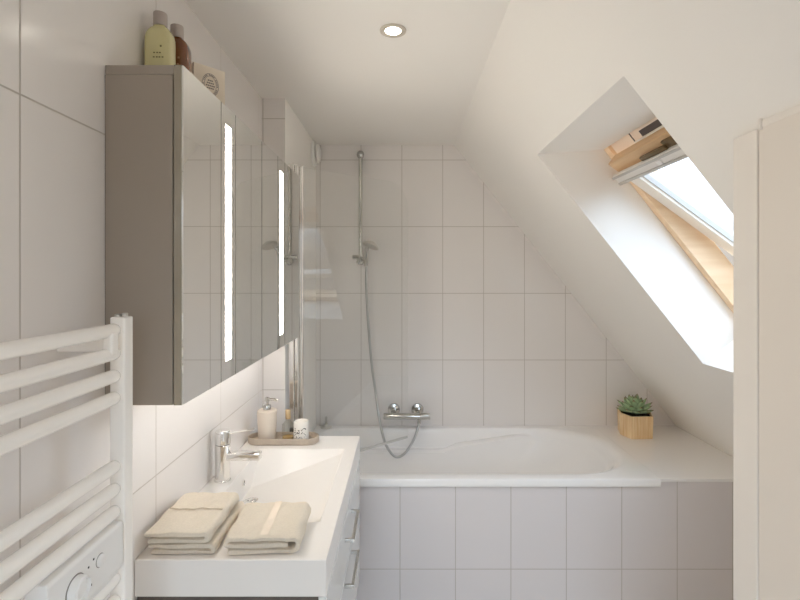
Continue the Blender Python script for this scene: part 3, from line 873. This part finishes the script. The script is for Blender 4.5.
tube(b, [(XRl, YRl, z(17)), (XRl + 0.02, YRl - 0.045, z(15.5)), (XRl + 0.045, YRl - 0.05, z(14))], 0.0125, 14)
tube(b, [(XRl - 0.01, YRl - 0.03, z(12.5)), (XRl + 0.002, YRl - 0.04, z(17))], 0.014, 14)
link('slider', b, M['shower'], sr, True)
def hp(px, py, d): return ((px - 403) * d * K, d * D, EYE + (276 - py) * d * K)
hs = thing('hand_shower', 'chrome hand shower head with long metal hose hanging in a loop', 'hand shower', hp(366, 260, 0.955))
b = NB(); tube(b, [hp(366.5, 266, 0.962), hp(366, 258, 0.957), hp(366.5, 250, 0.945), hp(368, 244.5, 0.935)], [0.010, 0.0115, 0.0125, 0.014], 16)
link('handle', b, M['shower'], hs, True)
b = NB(); lathe(b, [(0.046, -0.004), (0.049, 0.0), (0.046, 0.008), (0.03, 0.02), (0.015, 0.028), (0.002, 0.030)], (0, 0, 0), n=32)
xform(b, Matrix.Translation(hp(370.5, 246, 0.925)) @ Matrix.Rotation(0.36, 4, 'Y') @ Matrix.Rotation(-0.22, 4, 'X'))
link('spray_head', b, M['satin'], hs, True)
hose = spline([hp(366.5, 266, 0.962), hp(366.3, 285, 0.965), hp(368, 320, 0.97), hp(371.5, 362, 0.97), hp(376, 395, 0.965), hp(379.5, 420, 0.955), hp(384.5, 441, 0.95), hp(391, 453, 0.948), hp(398, 457, 0.948), hp(406, 452, 0.95), hp(413.5, 440, 0.955), hp(418, 428, 0.96), hp(419, 421, 0.963)], 10)
b = NB(); tube(b, hose, 0.0075, 12)
link('hose', b, M['hose'], hs, True)
# thermostatic mixer
yv = yd(0.963); zv = EYE - 140.3 * 0.963 * K
def vx(px): return (px - 403) * 0.963 * K
mx_ = thing('shower_mixer', 'chrome thermostatic bar mixer on back wall above bathtub', 'tap', (vx(406), D, zv))
b = NB(); tube(b, [(vx(383.5), yv, zv), (vx(384.5), yv, zv), (vx(420), yv, zv)], [0.017, 0.0195, 0.0195], 24)
link('bar', b, M['shower'], mx_, True)
b = NB(); lathe(b, [(0.0205, 0), (0.0215, 0.003), (0.0215, 0.038), (0.02, 0.04), (0.02, 0.058), (0.018, 0.06)], (vx(420), yv, zv), 'X', 28)
link('temperature_knob', b, M['satin'], mx_, True)
for px in (393.5, 418):
    b = NB(); lathe(b, [(0.037, 0), (0.037, 0.006), (0.033, 0.012), (0.018, 0.016), (0.016, 0.07)], (vx(px), D - 0.001, zv + 0.012), 'Y', 28, flip=-1)
    link('wall_rosette', b, M['shower'], mx_, True)
b = NB(); tube(b, [(vx(419), yv, zv - 0.015), (vx(419), yv, zv - 0.042)], 0.011, 16)
link('hose_outlet', b, M['shower'], mx_, True)

# ------------------------------------------------------------------ glass shower screen
P0 = Vector((XB + 0.055, yd(0.770), 0)); P1 = Vector((u(4.5), yd(0.770) + (u(4.5) - XB - 0.055) * math.tan(math.radians(40.5)), 0))
ZS0, ZS1 = TOPZ + 0.016, z(84)
ss = thing('shower_screen', 'clear glass hinged shower screen with rounded corner over the bathtub', 'shower screen', (P0.x, P0.y, TOPZ))
ex = (P1 - P0); LS = ex.length; ex.normalize(); ey = Vector((-ex.y, ex.x, 0))
R = Matrix(((ex.x, ey.x, 0, P0.x), (ex.y, ey.y, 0, P0.y), (0, 0, 1, 0), (0, 0, 0, 1)))
rc = 0.14
pts = [(0.008, ZS0), (LS, ZS0)] + [(LS - rc + rc * math.cos(PI / 2 * k / 12), ZS1 - rc + rc * math.sin(PI / 2 * k / 12)) for k in range(13)] + [(0.008, ZS1)]
b = NB(); prism(b, pts, -0.003, 0.003)
link('glass_panel', xform(b, R), M['glass'], ss)
b = NB(); box(b, 0.008, LS - 0.004, -0.005, 0.005, ZS0 - 0.009, ZS0 + 0.003, 0.002)
link('bottom_seal', xform(b, R), M['seal'], ss)
b = NB(); box(b, XB + 0.0005, XB + 0.03, yd(0.752), yd(0.785), TOPZ + 0.002, ZS1 + 0.004, 0.003)
box(b, XB + 0.03, XB + 0.047, yd(0.756), yd(0.778), TOPZ + 0.004, ZS1 + 0.002, 0.003)
link('wall_profile', b, M['chrome'], ss)
b = NB(); tube(b, [(P0.x, P0.y, TOPZ + 0.004), (P0.x, P0.y, ZS1 + 0.002)], 0.0095, 16)
link('hinge_profile', b, M['chrome'], ss, True)

# ------------------------------------------------------------------ extractor vent
ev = thing('air_vent', 'round white air vent high on left wall near the ceiling corner', 'vent', (XB, yd(0.967), z(118.3)))
link('rim', lathe(NB(), [(0.075, 0.0005), (0.075, 0.008), (0.068, 0.016), (0.055, 0.018)], (XB, yd(0.967), z(118.3)), 'X', 36), M['plastic'], ev, True)
link('disc', lathe(NB(), [(0.02, 0.015), (0.045, 0.022), (0.058, 0.028), (0.058, 0.033), (0.045, 0.04), (0.004, 0.042)], (XB, yd(0.967), z(118.3)), 'X', 36), M['plastic'], ev, True)

# ------------------------------------------------------------------ succulent in wooden pot
pcx, pcy = u(219.3), yd(0.945)
pl = thing('potted_succulent', 'green succulent in faceted light wood pot on bath ledge', 'plant', (pcx, pcy, TOPZ))
def hexring(s): return [(pcx + (x_ - u(216.5)) * s, pcy + (y_ - yd(0.945)) * s) for x_, y_ in ((u(206), yd(0.914)), (u(226.5), yd(0.916)), (u(231.5), yd(0.945)), (u(227), yd(0.976)), (u(206), yd(0.974)), (u(201.5), yd(0.943)))]
b = NB(); prev = None; H_ = u(20.6)
for s, zz in ((0.94, 0), (0.97, 0.003), (1.0, H_ - 0.003), (0.99, H_), (0.90, H_), (0.88, H_ - 0.012)):
    ring = [b.verts.new((p[0], p[1], TOPZ + zz)) for p in hexring(s)]
    if prev:
        for i in range(6): b.faces.new((prev[i], prev[(i + 1) % 6], ring[(i + 1) % 6], ring[i]))
    else: b.faces.new(ring[::-1])
    prev = ring
b.faces.new(prev)
link('pot', b, M['wood_pot'], pl)
b = NB(); rr = [b.verts.new((p[0], p[1], TOPZ + H_ - 0.010)) for p in hexring(0.875)]; b.faces.new(rr)
r2 = [b.verts.new((p[0], p[1], TOPZ + H_ - 0.02)) for p in hexring(0.875)]; b.faces.new(r2[::-1])
for i in range(6): b.faces.new((rr[i], rr[(i + 1) % 6], r2[(i + 1) % 6], r2[i]))
link('soil', b, M['soil'], pl)
b = NB(); lay = b.verts.layers.float.new('tip'); rnd = random.Random(5)
def leaf(az, el, ln, wd, base_r, zb_):
    n, m_ = 12, 10
    rings = []
    d0 = Vector((math.cos(az), math.sin(az), 0)); s0 = Vector((-math.sin(az), math.cos(az), 0)); upv = Vector((0, 0, 1))
    p = Vector((pcx, pcy, zb_)) + d0 * base_r; e = el
    for i in range(n + 1):
        t = i / n
        wv = wd * (0.45 + 1.1 * t) if t < 0.5 else wd * (1.0 * (1 - ((t - 0.5) / 0.5) ** 1.9))
        wv = max(wv, 0.0004); th = wv * 0.30 + 0.001 * (1 - t)
        dr = d0 * math.cos(e) + upv * math.sin(e); nm = upv * math.cos(e) - d0 * math.sin(e)
        ring = []
        for k in range(m_):
            a = 2 * PI * k / m_
            q = p + s0 * wv * math.cos(a) + nm * (th * math.sin(a) + 0.25 * wv * abs(math.cos(a)))
            v = b.verts.new(q); v[lay] = t ** 1.5; ring.append(v)
        rings.append(ring)
        p = p + dr * (ln / n); e += 0.035
    for A_, B_ in zip(rings, rings[1:]):
        for k in range(m_): b.faces.new((A_[k], A_[(k + 1) % m_], B_[(k + 1) % m_], B_[k]))
    b.faces.new(rings[0][::-1]); b.faces.new(rings[-1])
zt = TOPZ + H_ - 0.008
for cnt, el, ln, wd, r, dz in ((9, 0.14, 0.094, 0.021, 0.010, 0.006), (9, 0.45, 0.100, 0.023, 0.009, 0.012), (7, 0.76, 0.094, 0.022, 0.007, 0.020), (5, 1.05, 0.084, 0.019, 0.005, 0.028), (3, 1.3, 0.070, 0.013, 0.002, 0.034)):
    off = rnd.uniform(0, 6)
    for k in range(cnt):
        leaf(off + 2 * PI * k / cnt + rnd.uniform(-0.12, 0.12), el + rnd.uniform(-0.08, 0.08), ln * rnd.uniform(0.88, 1.08), wd, r, zt + dz)
link('rosette', b, M['leaf'], pl, True)
